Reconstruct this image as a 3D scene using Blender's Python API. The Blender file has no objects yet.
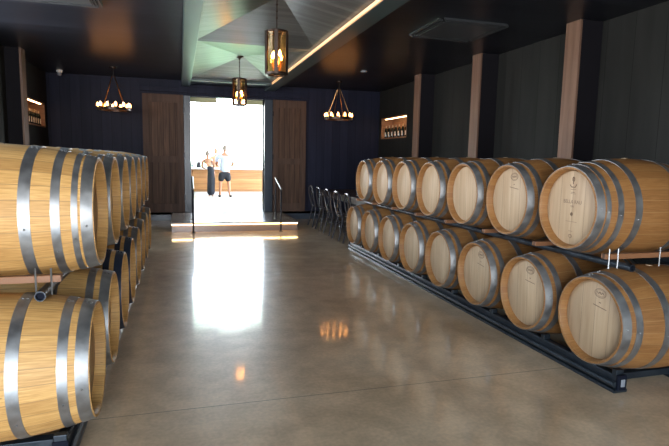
import bpy, bmesh, math, random
from mathutils import Vector, Matrix
random.seed(7)
PI = math.pi
S = bpy.context.scene
COL = S.collection

# ---------------------------------------------------------------- camera
YAW, PITCH, ROLL, CAMH, FPX = 0.28809, 0.12173, 0.02020, 1.48, 524.63
_f = Vector((math.sin(YAW)*math.cos(PITCH), math.cos(YAW)*math.cos(PITCH), -math.sin(PITCH)))
_r = Vector((math.cos(YAW), -math.sin(YAW), 0)); _u = _r.cross(_f)
_r2 = _r*math.cos(ROLL)+_u*math.sin(ROLL); _u2 = -_r*math.sin(ROLL)+_u*math.cos(ROLL)
cd = bpy.data.cameras.new('camera'); cam = bpy.data.objects.new('camera', cd); COL.objects.link(cam)
cd.sensor_width = 36; cd.lens = FPX/669*36; cd.clip_end = 200
m = Matrix((_r2, _u2, -_f)).transposed().to_4x4(); m.translation = (0, 0, CAMH)
cam.matrix_world = m
S.camera = cam

# ---------------------------------------------------------------- world and exposure
SKY = 9.0
w = bpy.data.worlds.new('daylight'); S.world = w; w.use_nodes = True
nt = w.node_tree; bg = nt.nodes['Background']; bg.inputs[1].default_value = SKY
_tc = nt.nodes.new('ShaderNodeTexCoord'); _sp = nt.nodes.new('ShaderNodeSeparateXYZ'); _rp = nt.nodes.new('ShaderNodeValToRGB')
_e = _rp.color_ramp.elements; _e[0].position = 0.0; _e[0].color = (0.97, 0.98, 1.0, 1); _e[1].position = 0.45; _e[1].color = (0.5, 0.74, 1.0, 1)
nt.links.new(_tc.outputs['Generated'], _sp.inputs[0]); nt.links.new(_sp.outputs[2], _rp.inputs[0]); nt.links.new(_rp.outputs[0], bg.inputs[0])
S.view_settings.view_transform = 'Standard'; S.view_settings.look = 'None'
S.view_settings.exposure = 1.2; S.view_settings.gamma = 1.0; S.view_settings.use_curve_mapping = False
S.cycles.use_denoising = True
S.cycles.sample_clamp_indirect = 8

def portal(name, loc, rot, sx, sy):
    l = bpy.data.lights.new(name, 'AREA'); l.shape = 'RECTANGLE'; l.size = sx; l.size_y = sy
    l.cycles.is_portal = True
    o = bpy.data.objects.new(name, l); o.location = loc; o.rotation_euler = rot; COL.objects.link(o)
portal('doorway_portal', (1.09, 12.76, 1.5), (-PI/2, 0, 0), 1.7, 2.7)         # sky sampling at the doorway, faces the hall
portal('fill_window_portal', (-2.95, 5.5, 2.3), (0, -PI/2, 0), 1.2, 5.0)           # unseen high windows, added in the left wall to light the hall
portal('fill_doors_portal', (-.55, -3.1, 1.4), (PI/2, 0, 0), 3.7, 2.6)        # unseen glazed doors, added behind the camera to light the near end

# ---------------------------------------------------------------- materials
def mat(name, col, rough=0.5, metal=0.0, emit=None, es=0.0, **kw):
    M = bpy.data.materials.new(name); M.use_nodes = True
    b = M.node_tree.nodes['Principled BSDF']
    b.inputs['Base Color'].default_value = (*col, 1); b.inputs['Roughness'].default_value = rough
    b.inputs['Metallic'].default_value = metal
    if emit: b.inputs['Emission Color'].default_value = (*emit, 1); b.inputs['Emission Strength'].default_value = es
    for k, v in kw.items(): b.inputs[k.replace('_', ' ')].default_value = v
    return M
class NT:
    def __init__(s, M): s.t = M.node_tree; s.b = s.t.nodes['Principled BSDF']; s.M = M
    def n(s, ty, **p):
        x = s.t.nodes.new(ty)
        for k, v in p.items(): setattr(x, k, v)
        return x
    def l(s, a, b): s.t.links.new(a, b)
    def math(s, op, a, b=None):
        x = s.n('ShaderNodeMath', operation=op)
        for i, v in enumerate((a, b)):
            if v is None: continue
            if isinstance(v, (int, float)): x.inputs[i].default_value = v
            else: s.l(v, x.inputs[i])
        return x.outputs[0]
    def ramp(s, fac, stops):
        r = s.n('ShaderNodeValToRGB'); e = r.color_ramp.elements
        while len(e) < len(stops): e.new(0.5)
        for k, (p, c) in enumerate(stops): e[k].position = p; e[k].color = (*c, 1)
        s.l(fac, r.inputs[0]); return r.outputs[0]
    def mapped(s, scale, coord='Object'):
        tc = s.n('ShaderNodeTexCoord'); mp = s.n('ShaderNodeMapping'); mp.inputs['Scale'].default_value = scale
        s.l(tc.outputs[coord], mp.inputs[0]); return mp.outputs[0]
    def noise(s, vec, scale=1, detail=4, dist=0):
        x = s.n('ShaderNodeTexNoise'); x.inputs['Scale'].default_value = scale; x.inputs['Detail'].default_value = detail
        x.inputs['Distortion'].default_value = dist
        s.l(vec, x.inputs['Vector']); return x.outputs[0]
    def mix(s, fac, a, b, mode='MIX'):
        x = s.n('ShaderNodeMix', data_type='RGBA', blend_type=mode)
        if isinstance(fac, (int, float)): x.inputs[0].default_value = fac
        else: s.l(fac, x.inputs[0])
        for i, v in ((6, a), (7, b)):
            if isinstance(v, tuple): x.inputs[i].default_value = (*v, 1)
            else: s.l(v, x.inputs[i])
        return x.outputs[2]
    def bump(s, h, strength=0.3, dist=0.01):
        x = s.n('ShaderNodeBump'); x.inputs['Strength'].default_value = strength; x.inputs['Distance'].default_value = dist
        s.l(h, x.inputs['Height']); s.l(x.outputs[0], s.b.inputs['Normal'])
def mul(c, k): return tuple(min(1, v*k) for v in c)

def stave_mat(name, k):
    M = mat(name, (0.5, 0.3, 0.13), 0.6); N = NT(M)
    tc = N.n('ShaderNodeTexCoord'); sp = N.n('ShaderNodeSeparateXYZ'); N.l(tc.outputs['Object'], sp.inputs[0])
    oi = N.n('ShaderNodeObjectInfo')
    a = N.math('MULTIPLY', N.math('ARCTAN2', sp.outputs[1], sp.outputs[2]), 28/(2*PI))
    fl = N.math('FLOOR', a); fr = N.math('FRACT', a)
    seed = N.math('ADD', fl, N.math('MULTIPLY', oi.outputs['Random'], 97.0))
    wn = N.n('ShaderNodeTexWhiteNoise', noise_dimensions='1D'); N.l(seed, wn.inputs['W'])
    # grain: long along the barrel
    cv = N.n('ShaderNodeCombineXYZ'); N.l(N.math('MULTIPLY', sp.outputs[0], 3.0), cv.inputs[0]); N.l(N.math('MULTIPLY', a, 4.0), cv.inputs[1]); N.l(seed, cv.inputs[2])
    g = N.noise(cv.outputs[0], 3.0, 6, 0.4)
    c = N.ramp(g, [(0.25, (0.46, 0.24, 0.07)), (0.5, (0.62, 0.35, 0.115)), (0.75, (0.74, 0.46, 0.17))])
    tint = N.ramp(wn.outputs[0], [(0.0, (0.78, 0.74, 0.70)), (1.0, (1.0, 1.0, 1.0))])
    c = N.mix(1.0, c, tint, 'MULTIPLY'); c = N.mix(1.0, c, k, 'MULTIPLY')
    seam = N.math('LESS_THAN', N.math('ABSOLUTE', N.math('SUBTRACT', fr, 0.5)), 0.475)
    c = N.mix(seam, (0.36, 0.20, 0.075), c)
    # a few knots
    v = N.n('ShaderNodeTexVoronoi'); v.inputs['Scale'].default_value = 2.2
    cv2 = N.n('ShaderNodeCombineXYZ'); N.l(N.math('MULTIPLY', sp.outputs[0], 2.0), cv2.inputs[0]); N.l(N.math('MULTIPLY', a, 0.35), cv2.inputs[1]); N.l(oi.outputs['Random'], cv2.inputs[2])
    N.l(cv2.outputs[0], v.inputs['Vector'])
    kn = N.ramp(v.outputs['Distance'], [(0.0, (0.25, 0.16, 0.1)), (0.05, (1, 1, 1))])
    c = N.mix(1.0, c, kn, 'MULTIPLY')
    N.l(c, N.b.inputs['Base Color']); N.bump(g, 0.15, 0.004)
    return M
def head_mat(name, stops, n=8.5, axis=1, tintlo=0.82, rough=0.55, grain=(22, 22, 2.0), seam=0.47):
    M = mat(name, stops[1][1], rough); N = NT(M)
    tc = N.n('ShaderNodeTexCoord'); sp = N.n('ShaderNodeSeparateXYZ'); N.l(tc.outputs['Object'], sp.inputs[0])
    oi = N.n('ShaderNodeObjectInfo')
    a = N.math('MULTIPLY', sp.outputs[axis], n); fl = N.math('FLOOR', a); fr = N.math('FRACT', a)
    seed = N.math('ADD', fl, N.math('MULTIPLY', oi.outputs['Random'], 53.0))
    wn = N.n('ShaderNodeTexWhiteNoise', noise_dimensions='1D'); N.l(seed, wn.inputs['W'])
    mp = N.n('ShaderNodeMapping'); mp.inputs['Scale'].default_value = grain; N.l(tc.outputs['Object'], mp.inputs[0])
    ad = N.n('ShaderNodeVectorMath', operation='ADD'); N.l(mp.outputs[0], ad.inputs[0]); N.l(wn.outputs['Color'], ad.inputs[1])
    g = N.noise(ad.outputs[0], 1.0, 6, 0.6)
    c = N.ramp(g, stops)
    c = N.mix(1.0, c, N.ramp(wn.outputs[0], [(0, (tintlo,)*3), (1, (1, 1, 1))]), 'MULTIPLY')
    s_ = N.math('LESS_THAN', N.math('ABSOLUTE', N.math('SUBTRACT', fr, 0.5)), seam)
    c = N.mix(s_, mul(stops[0][1], 0.45), c)
    N.l(c, N.b.inputs['Base Color']); N.bump(g, 0.1, 0.003)
    return M
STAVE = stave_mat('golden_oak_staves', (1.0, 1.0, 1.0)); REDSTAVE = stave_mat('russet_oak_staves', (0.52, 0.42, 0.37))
HEAD = head_mat('oak_head_boards', [(0.25, (0.44, 0.29, 0.165)), (0.5, (0.53, 0.37, 0.225)), (0.78, (0.61, 0.45, 0.285))], seam=0.49, tintlo=.9)
def metal_mat(name, c1, c2, rough, metal=1.0):
    M = mat(name, c1, rough, metal); N = NT(M)
    g = N.noise(N.mapped((14, 14, 14)), 1.0, 5)
    N.l(N.ramp(g, [(0.3, c1), (0.7, c2)]), N.b.inputs['Base Color'])
    N.l(N.ramp(g, [(0.3, (rough*0.8,)*3), (0.7, (rough*1.3,)*3)]), N.b.inputs['Roughness'])
    return M
GALV = metal_mat('galvanised_hoop', (0.24, 0.24, 0.24), (0.38, 0.38, 0.375), 0.42, 0.82)
NAVYHOOP = metal_mat('dark_navy_hoop', (0.02, 0.03, 0.055), (0.035, 0.045, 0.075), 0.4, 0.3)
RACK = metal_mat('dark_rack_steel', (0.018, 0.025, 0.034), (0.035, 0.045, 0.055), 0.38, 0.4)
STEEL = mat('zinc_rod', (0.32, 0.32, 0.32), 0.4, 0.9)
PLUG = mat('black_plastic', (0.006, 0.008, 0.016), 0.8, Specular_IOR_Level=.15)
GREYPL = mat('grey_plastic', (0.25, 0.27, 0.3), 0.5)
BUNG = mat('silicone_bung', (0.35, 0.25, 0.15), 0.5)
CHOCK = head_mat('chock_timber', [(0.25, (0.19, 0.08, 0.035)), (0.5, (0.26, 0.115, 0.05)), (0.8, (0.33, 0.155, 0.075))], n=3, grain=(2, 20, 20))
DARKWOOD = head_mat('dark_door_boards', [(0.25, (0.07, 0.042, 0.032)), (0.5, (0.12, 0.072, 0.05)), (0.8, (0.2, 0.115, 0.075))], n=8.0, axis=0, tintlo=0.6, rough=0.5, grain=(18, 18, 1.2), seam=0.46)
DARKWOOD.node_tree.nodes['Principled BSDF'].inputs['Specular IOR Level'].default_value = 0.12
DOORFRAME = head_mat('dark_door_frame', [(0.25, (0.075, 0.046, 0.036)), (0.5, (0.11, 0.068, 0.05)), (0.8, (0.15, 0.09, 0.065))], n=0.5, axis=0, rough=0.5, grain=(18, 18, 1.2), seam=0.6)
DOORFRAME.node_tree.nodes['Principled BSDF'].inputs['Specular IOR Level'].default_value = 0.12
COLWOOD = head_mat('column_wood', [(0.25, (0.13, 0.068, 0.042)), (0.5, (0.19, 0.105, 0.068)), (0.8, (0.26, 0.15, 0.10))], n=0.5, axis=1, rough=0.5, grain=(16, 16, 1.0), seam=0.6)
NICHEWOOD = head_mat('niche_wood', [(0.25, (0.22, 0.1, 0.045)), (0.5, (0.32, 0.15, 0.07)), (0.8, (0.4, 0.2, 0.1))], n=0.5, axis=1, grain=(2, 2, 20), seam=0.6)
BARWOOD = head_mat('bar_front_boards', [(0.25, (0.34, 0.15, 0.05)), (0.5, (0.45, 0.21, 0.075)), (0.8, (0.55, 0.29, 0.12))], n=5.2, axis=2, tintlo=0.75, grain=(1.2, 20, 20), seam=0.48)

def floor_mat():
    M = mat('polished_concrete', (0.2, 0.16, 0.14), 0.14); N = NT(M)
    v = N.mapped((1, 1, 1))
    a = N.noise(v, 0.9, 6, 0.8); b = N.noise(v, 5.0, 8, 0.3); c = N.noise(v, 40, 4)
    base = N.ramp(a, [(0.3, (0.66, 0.46, 0.28)), (0.5, (0.85, 0.62, 0.40)), (0.7, (0.95, 0.73, 0.50))])
    base = N.mix(0.55, base, N.ramp(b, [(0.35, (0.66, 0.65, 0.63)), (0.62, (1.0, 1.0, 1.0))]), 'MULTIPLY')
    base = N.mix(0.35, base, N.ramp(c, [(0.35, (0.6, 0.6, 0.6)), (0.65, (1, 1, 1))]), 'MULTIPLY')
    # control joints
    tc = N.n('ShaderNodeTexCoord'); sp = N.n('ShaderNodeSeparateXYZ'); N.l(tc.outputs['Object'], sp.inputs[0])
    fy = N.math('FRACT', N.math('ADD', N.math('DIVIDE', sp.outputs[1], 3.6), 0.153))
    jy = N.math('GREATER_THAN', N.math('ABSOLUTE', N.math('SUBTRACT', fy, 0.5)), 0.4992)
    base = N.mix(jy, base, (0.22, 0.17, 0.13))
    N.l(base, N.b.inputs['Base Color'])
    N.b.inputs['Roughness'].default_value = 0.36
    N.b.inputs['Coat Weight'].default_value = 1.0; N.l(N.ramp(b, [(0.3, (0.05,)*3), (0.7, (0.11,)*3)]), N.b.inputs['Coat Roughness'])
    N.b.inputs['Specular IOR Level'].default_value = 0.5
    h = N.math('ADD', N.math('MULTIPLY', b, 0.6), N.math('MULTIPLY', c, 0.10))
    N.bump(h, 0.10, 0.01)
    return M
FLOOR = floor_mat()
def plank_mat(name, col, axis, n, rough, groove=0.46, grain=(3, 3, 3), var=0.7, bump=0.4):
    M = mat(name, col, rough); N = NT(M)
    tc = N.n('ShaderNodeTexCoord'); sp = N.n('ShaderNodeSeparateXYZ'); N.l(tc.outputs['Object'], sp.inputs[0])
    a = N.math('MULTIPLY', sp.outputs[axis], n); fl = N.math('FLOOR', a); fr = N.math('FRACT', a)
    wn = N.n('ShaderNodeTexWhiteNoise', noise_dimensions='1D'); N.l(fl, wn.inputs['W'])
    s_ = N.math('LESS_THAN', N.math('ABSOLUTE', N.math('SUBTRACT', fr, 0.5)), groove)
    mp = N.n('ShaderNodeMapping'); mp.inputs['Scale'].default_value = grain; N.l(tc.outputs['Object'], mp.inputs[0])
    g = N.noise(mp.outputs[0], 1.0, 5, 0.3)
    c = N.mix(wn.outputs[0], mul(col, var), mul(col, 1.15))
    c = N.mix(0.6, c, N.ramp(g, [(0.3, (0.6,)*3), (0.7, (1,)*3)]), 'MULTIPLY')
    c = N.mix(s_, mul(col, 0.4), c)
    N.l(c, N.b.inputs['Base Color'])
    h = N.math('ADD', s_, N.math('ADD', N.math('MULTIPLY', g, 0.3), N.math('MULTIPLY', wn.outputs[0], 0.25)))
    N.bump(h, bump, 0.004)
    return M
CEIL = plank_mat('dark_ceiling_boards', (0.022, 0.024, 0.032), 1, 5.5, 0.33, 0.48, (1.5, 12, 12), bump=0.25)
TRAY = plank_mat('tray_ceiling_boards', (0.12, 0.13, 0.128), 1, 11.0, 0.28, 0.47, (1.2, 30, 30), var=0.6, bump=0.35)
BEAM = plank_mat('beam_paint', (0.055, 0.085, 0.09), 0, 0.01, 0.35, 0.6, (6, 1, 6), bump=0.1)
TRAY.node_tree.nodes['Principled BSDF'].inputs['Specular IOR Level'].default_value = 0.16
CEIL.node_tree.nodes['Principled BSDF'].inputs['Specular IOR Level'].default_value = 0.18
WALLB = plank_mat('navy_panelling', (0.021, 0.024, 0.045), 0, 5.0, 0.5, 0.48, (10, 10, 1), var=0.85, bump=0.2)
WALLS = plank_mat('charcoal_panelling', (0.024, 0.0245, 0.023), 1, 2.5, 0.55, 0.49, (6, 6, 1), var=0.92, bump=0.15)
for _m in (WALLB, WALLS): _m.node_tree.nodes['Principled BSDF'].inputs['Specular IOR Level'].default_value = 0.1
PLASTER = mat('white_plaster', (0.8, 0.8, 0.78), 0.7)
TASTEFLOOR = mat('pale_landing_concrete', (0.60, 0.54, 0.48), 0.22)
STEPM = mat('step_concrete', (0.20, 0.16, 0.14), 0.25)
CASING = mat('casing_paint', (0.04, 0.055, 0.075), 0.3)
PILASTER = mat('dark_pilaster_paint', (0.012, 0.011, 0.014), 0.7, Specular_IOR_Level=0.1)
BRONZE = mat('dark_bronze', (0.05, 0.035, 0.028), 0.35, 0.8)
BRASS = mat('aged_brass', (0.45, 0.25, 0.1), 0.3, 1.0)
BLACK = mat('black_metal', (0.02, 0.02, 0.024), 0.35, 0.6)
BULB = mat('warm_bulb', (1, 0.8, 0.5), 0.4, 0, (1.0, 0.47, 0.13), 45)
CBULB = mat('candle_bulb', (1, 0.8, 0.5), 0.4, 0, (1.0, 0.42, 0.12), 7)
LED = mat('warm_led', (1, 0.8, 0.5), 0.4, 0, (1.0, 0.62, 0.26), 6)
COVE = mat('cove_led', (1, 0.8, 0.5), 0.4, 0, (1.0, 0.40, 0.12), .27)
NLED = mat('niche_led', (1, 0.8, 0.5), 0.4, 0, (1.0, 0.62, 0.28), 7)
def glass_mat(name, tint, gl=0.12):
    M = bpy.data.materials.new(name); M.use_nodes = True; t = M.node_tree; t.nodes.clear()
    o = t.nodes.new('ShaderNodeOutputMaterial'); mx = t.nodes.new('ShaderNodeMixShader')
    a = t.nodes.new('ShaderNodeBsdfTransparent'); b = t.nodes.new('ShaderNodeBsdfGlossy')
    a.inputs[0].default_value = (*tint, 1); b.inputs['Roughness'].default_value = 0.05; b.inputs[0].default_value = (*mul(tint, 1.0), 1)
    mx.inputs[0].default_value = gl
    t.links.new(a.outputs[0], mx.inputs[1]); t.links.new(b.outputs[0], mx.inputs[2]); t.links.new(mx.outputs[0], o.inputs[0])
    return M
AMBER = glass_mat('amber_glass', (1.0, 0.8, 0.5), 0.2)
CLEAR = glass_mat('clear_glass', (0.95, 0.9, 0.85), 0.1)
CHAIRM = mat('dark_chair_wood', (0.035, 0.032, 0.038), 0.22)
TABLEM = mat('dark_table_wood', (0.05, 0.035, 0.028), 0.3)
SKIN = mat('skin', (0.44, 0.2, 0.11), 0.55); HAIR = mat('brown_grey_hair', (0.2, 0.16, 0.13), 0.6)
WHITECLOTH = mat('white_shirt', (0.42, 0.47, 0.58), 0.8); DARKCLOTH = mat('dark_navy_cloth', (0.009, 0.01, 0.016), 0.85)
SHOE = mat('dark_shoe', (0.02, 0.018, 0.016), 0.5); TAN = mat('tan_cloth', (0.5, 0.28, 0.17), 0.8)
COUNTER = mat('white_counter', (0.8, 0.8, 0.8), 0.25)
INK = mat('burnt_stamp', (0.19, 0.12, 0.075), 0.7)
GLASSD = mat('dark_bottle_glass', (0.008, 0.012, 0.008), 0.08)
LABELM = mat('cream_label', (0.75, 0.62, 0.48), 0.6); FOIL = mat('pale_foil', (0.5, 0.35, 0.22), 0.35, 0.5)
CASSM = mat('dark_vent_panel', (0.05, 0.055, 0.06), 0.4); VENTHI = mat('louvre_edge', (0.06, 0.065, 0.07), 0.35, 0.4)

# ---------------------------------------------------------------- helpers
def obj(name, bm, m, parent=None, smooth=False, loc=None):
    me = bpy.data.meshes.new(name); bm.normal_update(); bm.to_mesh(me); bm.free()
    me.materials.append(m)
    if smooth:
        for p in me.polygons: p.use_smooth = True
        try: me.set_sharp_from_angle(angle=math.radians(40))
        except Exception: pass
    o = bpy.data.objects.new(name, me); COL.objects.link(o)
    if parent: o.parent = parent
    if loc: o.location = loc
    return o
def tag(o, label=None, cat=None, group=None, kind=None):
    if label: o['label'] = label
    if cat: o['category'] = cat
    if group: o['group'] = group
    if kind: o['kind'] = kind
    return o
def thing(name, label, cat, loc=(0, 0, 0), rz=0, group=None):
    o = bpy.data.objects.new(name, None); COL.objects.link(o); o.empty_display_size = 0.1
    o.location = loc; o.rotation_euler = (0, 0, rz)
    return tag(o, label, cat, group)
def struct(name, bm, m, parent=None, label=None, smooth=False):
    o = obj(name, bm, m, parent, smooth)
    if not parent: o['kind'] = 'structure'
    if label: o['label'] = label
    return o
def B(): return bmesh.new()
def box(bm, x0, x1, y0, y1, z0, z1, bev=0.0):
    r = bmesh.ops.create_cube(bm, size=1)
    for v in r['verts']:
        v.co = Vector(((x0+x1)/2+v.co.x*(x1-x0), (y0+y1)/2+v.co.y*(y1-y0), (z0+z1)/2+v.co.z*(z1-z0)))
    if bev:
        es = list({e for v in r['verts'] for e in v.link_edges})
        bmesh.ops.bevel(bm, geom=es, offset=bev, segments=2, affect='EDGES', profile=0.5)
    return bm
def tube(bm, pts, r, n=8, closed=False, rs=None):
    pts = [Vector(p) for p in pts]; rings = []; k = len(pts)
    prev = None
    for i, p in enumerate(pts):
        if closed: d = pts[(i+1) % k]-pts[i-1]
        elif i == 0: d = pts[1]-p
        elif i == k-1: d = p-pts[i-1]
        else: d = pts[i+1]-pts[i-1]
        d.normalize()
        if prev is None:
            a = Vector((0, 0, 1)) if abs(d.z) < 0.9 else Vector((1, 0, 0))
            u = d.cross(a).normalized()
        else: u = (prev-d*prev.dot(d)).normalized()
        prev = u; v = d.cross(u); rr = rs[i] if rs else r
        rings.append([bm.verts.new(p+(u*math.cos(2*PI*j/n)+v*math.sin(2*PI*j/n))*rr) for j in range(n)])
    for i in range(k if closed else k-1):
        a, b = rings[i], rings[(i+1) % k]
        for j in range(n): bm.faces.new((a[j], a[(j+1) % n], b[(j+1) % n], b[j]))
    if not closed:
        bm.faces.new(rings[0][::-1]); bm.faces.new(rings[-1])
    return bm
def revolve(bm, prof, n=32, axis='z', c=(0, 0, 0), closed=False):
    """profile of (r, h) pairs revolved around an axis through c; a closed profile is a ring section"""
    rings = []
    for r, h in prof:
        ring = []
        for j in range(1 if r < 1e-6 else n):
            t = 2*PI*j/n
            if axis == 'z': p = (r*math.cos(t), r*math.sin(t), h)
            else: p = (h, r*math.sin(t), r*math.cos(t))
            ring.append(bm.verts.new(Vector(p)+Vector(c)))
        rings.append(ring)
    k = len(rings)
    for i in range(k if closed else k-1):
        a, b = rings[i], rings[(i+1) % k]
        for j in range(n):
            j2 = (j+1) % n
            if len(a) == 1 and len(b) == 1: continue
            if len(a) == 1: bm.faces.new((a[0], b[j2], b[j]))
            elif len(b) == 1: bm.faces.new((a[j], a[j2], b[0]))
            else: bm.faces.new((a[j], a[j2], b[j2], b[j]))
    bmesh.ops.recalc_face_normals(bm, faces=bm.faces[:])
    return bm
def sphere(bm, c, r, sx=1, sy=1, sz=1, seg=12):
    rr = bmesh.ops.create_uvsphere(bm, u_segments=seg, v_segments=max(6, seg*2//3), radius=r)
    for v in rr['verts']: v.co = Vector((v.co.x*sx+c[0], v.co.y*sy+c[1], v.co.z*sz+c[2]))
    return bm
def copy_tree(o, parent=None):
    c = o.copy(); COL.objects.link(c)
    if parent: c.parent = parent
    for ch in list(o.children): copy_tree(ch, c)
    return c
ORD = ['nearest', 'second nearest', 'third nearest', 'fourth nearest', 'fifth nearest', 'sixth nearest', 'second farthest', 'farthest']
def rank(i, n):
    if i == n-1: return 'farthest'
    if i == n-2: return 'second farthest'
    return ['nearest', 'second nearest', 'third nearest', 'fourth nearest', 'fifth nearest', 'sixth nearest'][i]

# ---------------------------------------------------------------- the hall
XL, XR, YF, YB, ZC = -2.65, 4.82, -3.0, 12.5, 3.15
PZ = 0.19                                                        # landing height
struct('floor', box(B(), XL-.2, XR+.2, YF-.2, YB, -0.12, 0), FLOOR, label='polished brown concrete floor')
def wall_x(name, x0, x1, holes, m, label):
    """wall parallel to Y with rectangular holes (y0,y1,z0,z1), one mesh"""
    b = B(); ys = YF; 
    for (h0, h1, z0, z1) in holes:
        box(b, x0, x1, ys, h0, 0, ZC+.05)
        if z0 > 0: box(b, x0, x1, h0, h1, 0, z0)
        box(b, x0, x1, h0, h1, z1, ZC+.05); ys = h1
    box(b, x0, x1, ys, YB, 0, ZC+.05)
    return struct(name, b, m, label=label)
NR = (10.82, 12.36, 1.98, 2.49); NL = (10.98, 12.3, 2.00, 2.50)
wall_x('wall_right', XR, XR+.4, [NR], WALLS, 'dark charcoal side wall behind the right barrels')
wall_x('wall_left', XL-.4, XL, [(3.0, 8.0, 1.7, 2.9), NL], WALLS, 'dark side wall behind the left barrels')
b = B(); D0, D1, DZ = 0.26, 1.93, 2.82
box(b, XL-.4, D0, YB, YB+.25, 0, 4.4); box(b, D1, XR+.4, YB, YB+.25, 0, 4.4); box(b, D0, D1, YB, YB+.25, DZ, 4.4); box(b, D0, D1, YB, YB+.25, 0, PZ-.01)
struct('wall_back', b, WALLB, label='navy back wall around the bright doorway')
b = B(); box(b, XL-.4, -2.4, YF-.25, YF, 0, ZC+.05); box(b, 1.3, XR+.4, YF-.25, YF, 0, ZC+.05); box(b, -2.4, 1.3, YF-.25, YF, 2.7, ZC+.05)
struct('wall_front', b, WALLS)
b = B()
for k in range(5):
    y = 3.0+1.25*k; box(b, XL-.2, XL-.14, y-.03, y+.03, 1.7, 2.9)
box(b, XL-.2, XL-.14, 3.0, 8.0, 1.7, 1.75); box(b, XL-.2, XL-.14, 3.0, 8.0, 2.85, 2.9)
struct('fill_window_1', b, BLACK)  # frame of the unseen left windows, put in to light the right row
b = B()
for k in range(4): box(b, -2.43+1.233*k, -2.37+1.233*k, YF-.15, YF-.09, 0, 2.7)
box(b, -2.4, 1.3, YF-.15, YF-.09, 0, .06); box(b, -2.4, 1.3, YF-.15, YF-.09, 2.64, 2.7)
struct('fill_window_2', b, BLACK)  # frame of the unseen glazed doors, put in to light the near floor
# ceiling at both sides of the tray
TX0, TX1, TY1 = 0.26, 1.93, 11.4
b = B(); box(b, XL-.4, 0.08, YF-.2, YB+.1, ZC, ZC+.1); box(b, 2.16, XR+.4, YF-.2, YB+.1, ZC, ZC+.1); box(b, .08, 2.16, TY1+.12, YB+.1, ZC, ZC+.1)
struct('ceiling', b, CEIL, label='low dark boarded ceiling on both sides of the hall')
ZB = 3.02
def beam(name, x0, x1, y0, y1, label):
    struct(name, box(B(), x0, x1, y0, y1, ZB, ZC+.35, .006), BEAM, label=label)
beam('trim_1', 0.07, TX0, YF, YB, 'dark beam along left side of the raised ceiling')
beam('trim_2', TX1, 2.17, YF, YB, 'dark beam along right side of the raised ceiling')
struct('trim_3', box(B(), TX0, TX1, TY1, TY1+.16, ZB, ZC+.35, .006), BEAM, label='cross beam at the far end of the raised ceiling')
struct('trim_4', box(B(), TX0, TX1, TY1+.16, YB, ZB+.05, ZC+.3), CEIL, label='dark soffit between cross beam and back wall')
# shallow pyramids, one mesh per vault
PB, PA = 3.065, 3.235
for k, (y0, y1) in enumerate(((7.75, TY1), (4.05, 7.75), (0.35, 4.05), (YF, 0.35))):
    b = B(); ym = (y0+y1)/2; xm = (TX0+TX1)/2
    c = [b.verts.new(p) for p in ((TX0-.02, y0, PB), (TX1+.02, y0, PB), (TX1+.02, y1, PB), (TX0-.02, y1, PB))]
    a = b.verts.new((xm, ym, PA))
    for i in range(4): b.faces.new((c[(i+1) % 4], c[i], a))
    b2 = [b.verts.new(v.co+Vector((0, 0, .25))) for v in c]; b.faces.new(b2)
    for i in range(4): b.faces.new((c[i], c[(i+1) % 4], b2[(i+1) % 4], b2[i]))
    bmesh.ops.recalc_face_normals(b, faces=b.faces[:])
    struct('ceiling_vault', b, TRAY, label='shallow pyramid of glossy boards in the raised ceiling, %s' % ('far one' if k == 0 else 'near one' if k == 1 else 'over the camera'))
# cove lights on both beams
t = thing('cove_light', 'warm light strip glowing along right edge of the raised ceiling', 'light strip', (TX1-.012, YF, 3.045))
obj('light_strip', box(B(), -.006, .010, .05, TY1-YF-.05, -.022, .018), COVE, t)

# landing and the tasting room behind the doorway
SY, SX0, SX1 = 10.5, -0.18, 2.34
struct('landing', box(box(B(), SX0+.02, SX1-.02, SY+.03, YB, 0, PZ-.03), SX0, SX1, SY, YB, PZ-.03, PZ, .004), STEPM, label='low concrete step and landing before the doorway')
t = thing('step_light', 'warm light strip under the nosing of the low step', 'light strip', ((SX0+SX1)/2, SY+.02, PZ-.04))
obj('light_strip', box(B(), -(SX1-SX0)/2+.02, (SX1-SX0)/2-.02, -.012, .01, -.01, 0.008), LED, t)
struct('ground_outside', box(B(), -80, 80, 22.3, 160, -.6, -.2), mat('sunlit_lawn', (0.25, 0.36, 0.12), 0.9))
struct('floor_tasting_room', box(B(), -3.4, 7.4, YB, 22.2, PZ-.12, PZ), TASTEFLOOR, label='pale sunlit floor beyond the doorway')
struct('ceiling_tasting_room', box(B(), -3.4, 7.4, YB+.25, 22, 4.3, 4.4), PLASTER)
struct('wall_tasting_room_left', box(B(), -3.4, -3.2, YB+.25, 22, PZ, 4.3), PLASTER)  # unseen side wall, put in to cut the light on the bar front
struct('trim_5', box(box(B(), D0, 0.86, YB+.3, YB+.36, DZ-.1, DZ+.02), 1.55, D1+.05, YB+.3, YB+.36, DZ-.1, DZ+.02), mat('pale_blind', (0.62, 0.62, 0.35), 0.6), label='pale yellow strips at the top of the doorway')
b = B()
box(b, D0-.15, D0, YB-.05, YB+.27, PZ, DZ+.0, .004)
struct('trim_6', b, CASING, label='dark jamb on the left of the doorway')
b = B(); box(b, D1, D1+.19, YB-.05, YB+.27, PZ, DZ, .004); struct('trim_7', b, CASING, label='dark jamb on the right of the doorway')
struct('trim_8', box(B(), -.8, 3.0, YB-.06, YB, DZ+.06, DZ+.16, .004), WALLB, label='dark header board over both doors')
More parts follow.
